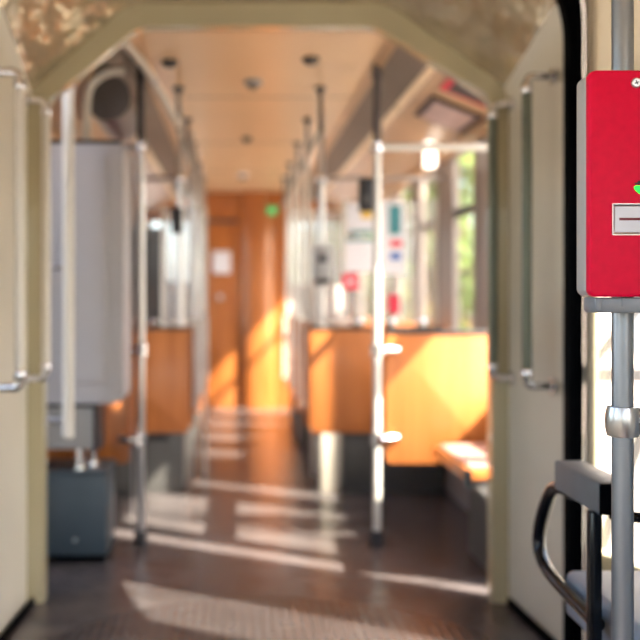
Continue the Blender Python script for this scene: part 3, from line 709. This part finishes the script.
# ------------------------------------------------------------------ outdoors
GZ = -.85
mb = MB(); mb.box(-30, 40, -20, 60, GZ-.1, GZ)
struct(mb, 'ground', 'ground', 'pale ground outside the tram', 'ground')
def tree(x, y, h, r, label, n=1500):
    t = thing('tree', (x, y, GZ), label, 'tree', 'green trees outside the right windows')
    MB().tube([(x, y, GZ), (x+.05, y, GZ+h*.3), (x, y+.05, GZ+h*.7)], [.16, .12, .05], 10).build('trunk', 'bark', t)
    mb = MB(); bm = mb.bm
    lobes = [(Vector((random.uniform(-.55, .55)*r, random.uniform(-.55, .55)*r, random.uniform(.18, .9)*h)), r*random.uniform(.4, .65)) for _ in range(9)]
    for _ in range(n):
        c, rr = random.choice(lobes)
        d = Vector((random.gauss(0, 1), random.gauss(0, 1), random.gauss(0, 1))).normalized()*rr*random.uniform(.6, 1)
        p = Vector((x, y, GZ))+c+d
        a = Vector((random.gauss(0, 1), random.gauss(0, 1), random.gauss(0, 1))).normalized(); b = a.orthogonal().normalized(); s_ = random.uniform(.06, .13)
        bm.faces.new([bm.verts.new(p+a*s_), bm.verts.new(p+b*s_*.6), bm.verts.new(p-a*s_), bm.verts.new(p-b*s_*.6)])
    mb.build('crown', 'leaf', t)
for a in ((2.5, 13.2, 5.0, .85, 'slender leafy green tree between the tram side and the white sign board'), (2.75, 11.5, 4.8, .9, 'nearest leafy green tree seen through the right side windows'), (2.9, 17.6, 5.4, 1.3, 'second leafy green tree beyond the right side windows'), (2.4, 22.5, 6.0, 1.5, 'farthest leafy green tree beyond the right side windows')): tree(*a)
t = thing('sign_board', (2.95, 14.3, GZ), 'white sign board on a post outside the right windows', 'sign')
MB().box(2.83, 3.09, 14.28, 14.31, 1.36, 1.80, .01).build('board', 'paper', t)
MB().cyl((2.96, 14.33, GZ), (2.96, 14.33, 1.7), .04, 12).build('post', 'greymetal', t)
t = thing('building', (7.5, 16, GZ), 'pale pink building far outside behind the red validator', 'building')
MB().box(4.9, 12, 13.6, 18, GZ, 7).build('facade', 'facade', t)
for i in range(4):
    for j in range(2):
        x = 5.6+i*1.5; z = .4+j*2.9
        f = MB().box(x-.05, x+.95, 13.56, 13.61, z-.05, z+1.55).build('window', 'concrete', t)
        MB().box(x, x+.9, 13.545, 13.565, z, z+1.5).build('pane', 'pane_dark', f)
t = thing('shade_post', (2.5, 4.53, GZ), 'added grey post out of view right of the tram, shading the far right partition', 'shade_caster')  # added post outside the view, shades the far right partition and its notices
MB().tube([(2.5, 4.53, GZ), (2.5, 4.53, GZ+.3), (2.5, 4.53, GZ+.32), (2.5, 4.53, 6.5)], [.2, .2, .125, .11], 20).build('shade_post_tube', 'greymetal', t)
t = thing('railing', (1.75, 4.3, GZ), 'grey metal railing with a slanting strut outside the bright window', 'railing')
ry = 4.3
for x in (1.45, 2.35): MB().box(x, x+.05, ry, ry+.05, GZ, 1.1).build('post', 'greymetal', t)
mb = MB(); mb.box(1.45, 2.4, ry, ry+.05, .76, .83); mb.build('rail_bar', 'greymetal', t)
MB().box(1.45, 2.4, ry, ry+.05, -.2, -.14).build('lower_bar', 'greymetal', t)
mb = MB(); mb.prism([(1.595, .81), (1.65, .81), (1.96, 1.2), (1.905, 1.2)], 'y', ry, ry+.04); mb.build('slanting_strut', 'greymetal', t)
MB().prism([(1.63, -.10), (1.68, -.10), (1.99, .765), (1.94, .765)], 'y', ry, ry+.04).build('slanting_strut', 'greymetal', t)

# ------------------------------------------------------------------ light
W = bpy.data.worlds.new('sky'); S.world = W; W.use_nodes = True
N, L = W.node_tree.nodes, W.node_tree.links
sky = N.new('ShaderNodeTexSky'); sky.sky_type = 'NISHITA'; sky.sun_disc = False
sun_dir = Vector((-1, .57, -1.05)).normalized()
sky.sun_elevation = math.asin(-sun_dir.z); sky.sun_rotation = math.atan2(-sun_dir.x, -sun_dir.y)
sky.air_density = 1.0; sky.dust_density = 3.0; sky.ozone_density = .6
bg = N['Background']; L.new(sky.outputs['Color'], bg.inputs['Color']); bg.inputs['Strength'].default_value = .75
sl = bpy.data.lights.new('sun', 'SUN'); sl.energy = 25; sl.angle = math.radians(.6); sl.color = (1, .88, .72)
so = bpy.data.objects.new('sun', sl); C.objects.link(so); so.rotation_euler = sun_dir.to_track_quat('-Z', 'Y').to_euler(); so.location = (12, -6, 12)

# ------------------------------------------------------------------ camera
cd = bpy.data.cameras.new('camera'); cam = bpy.data.objects.new('camera', cd); C.objects.link(cam); S.camera = cam
cam.location = (0, 0, EYE); cam.rotation_euler = (PI/2, 0, 0)
cd.sensor_width = 24; cd.lens = F/640*24; cd.shift_x = (320-VX)/640; cd.shift_y = -(320-VY)/640
cd.clip_start = .05; cd.clip_end = 200
cd.dof.use_dof = True; cd.dof.focus_distance = 1.62; cd.dof.aperture_fstop = 1.4; cd.dof.aperture_blades = 0
S.view_settings.view_transform = 'Standard'; S.view_settings.look = 'None'; S.view_settings.gamma = 1; S.view_settings.use_curve_mapping = False
S.view_settings.exposure = 0.6
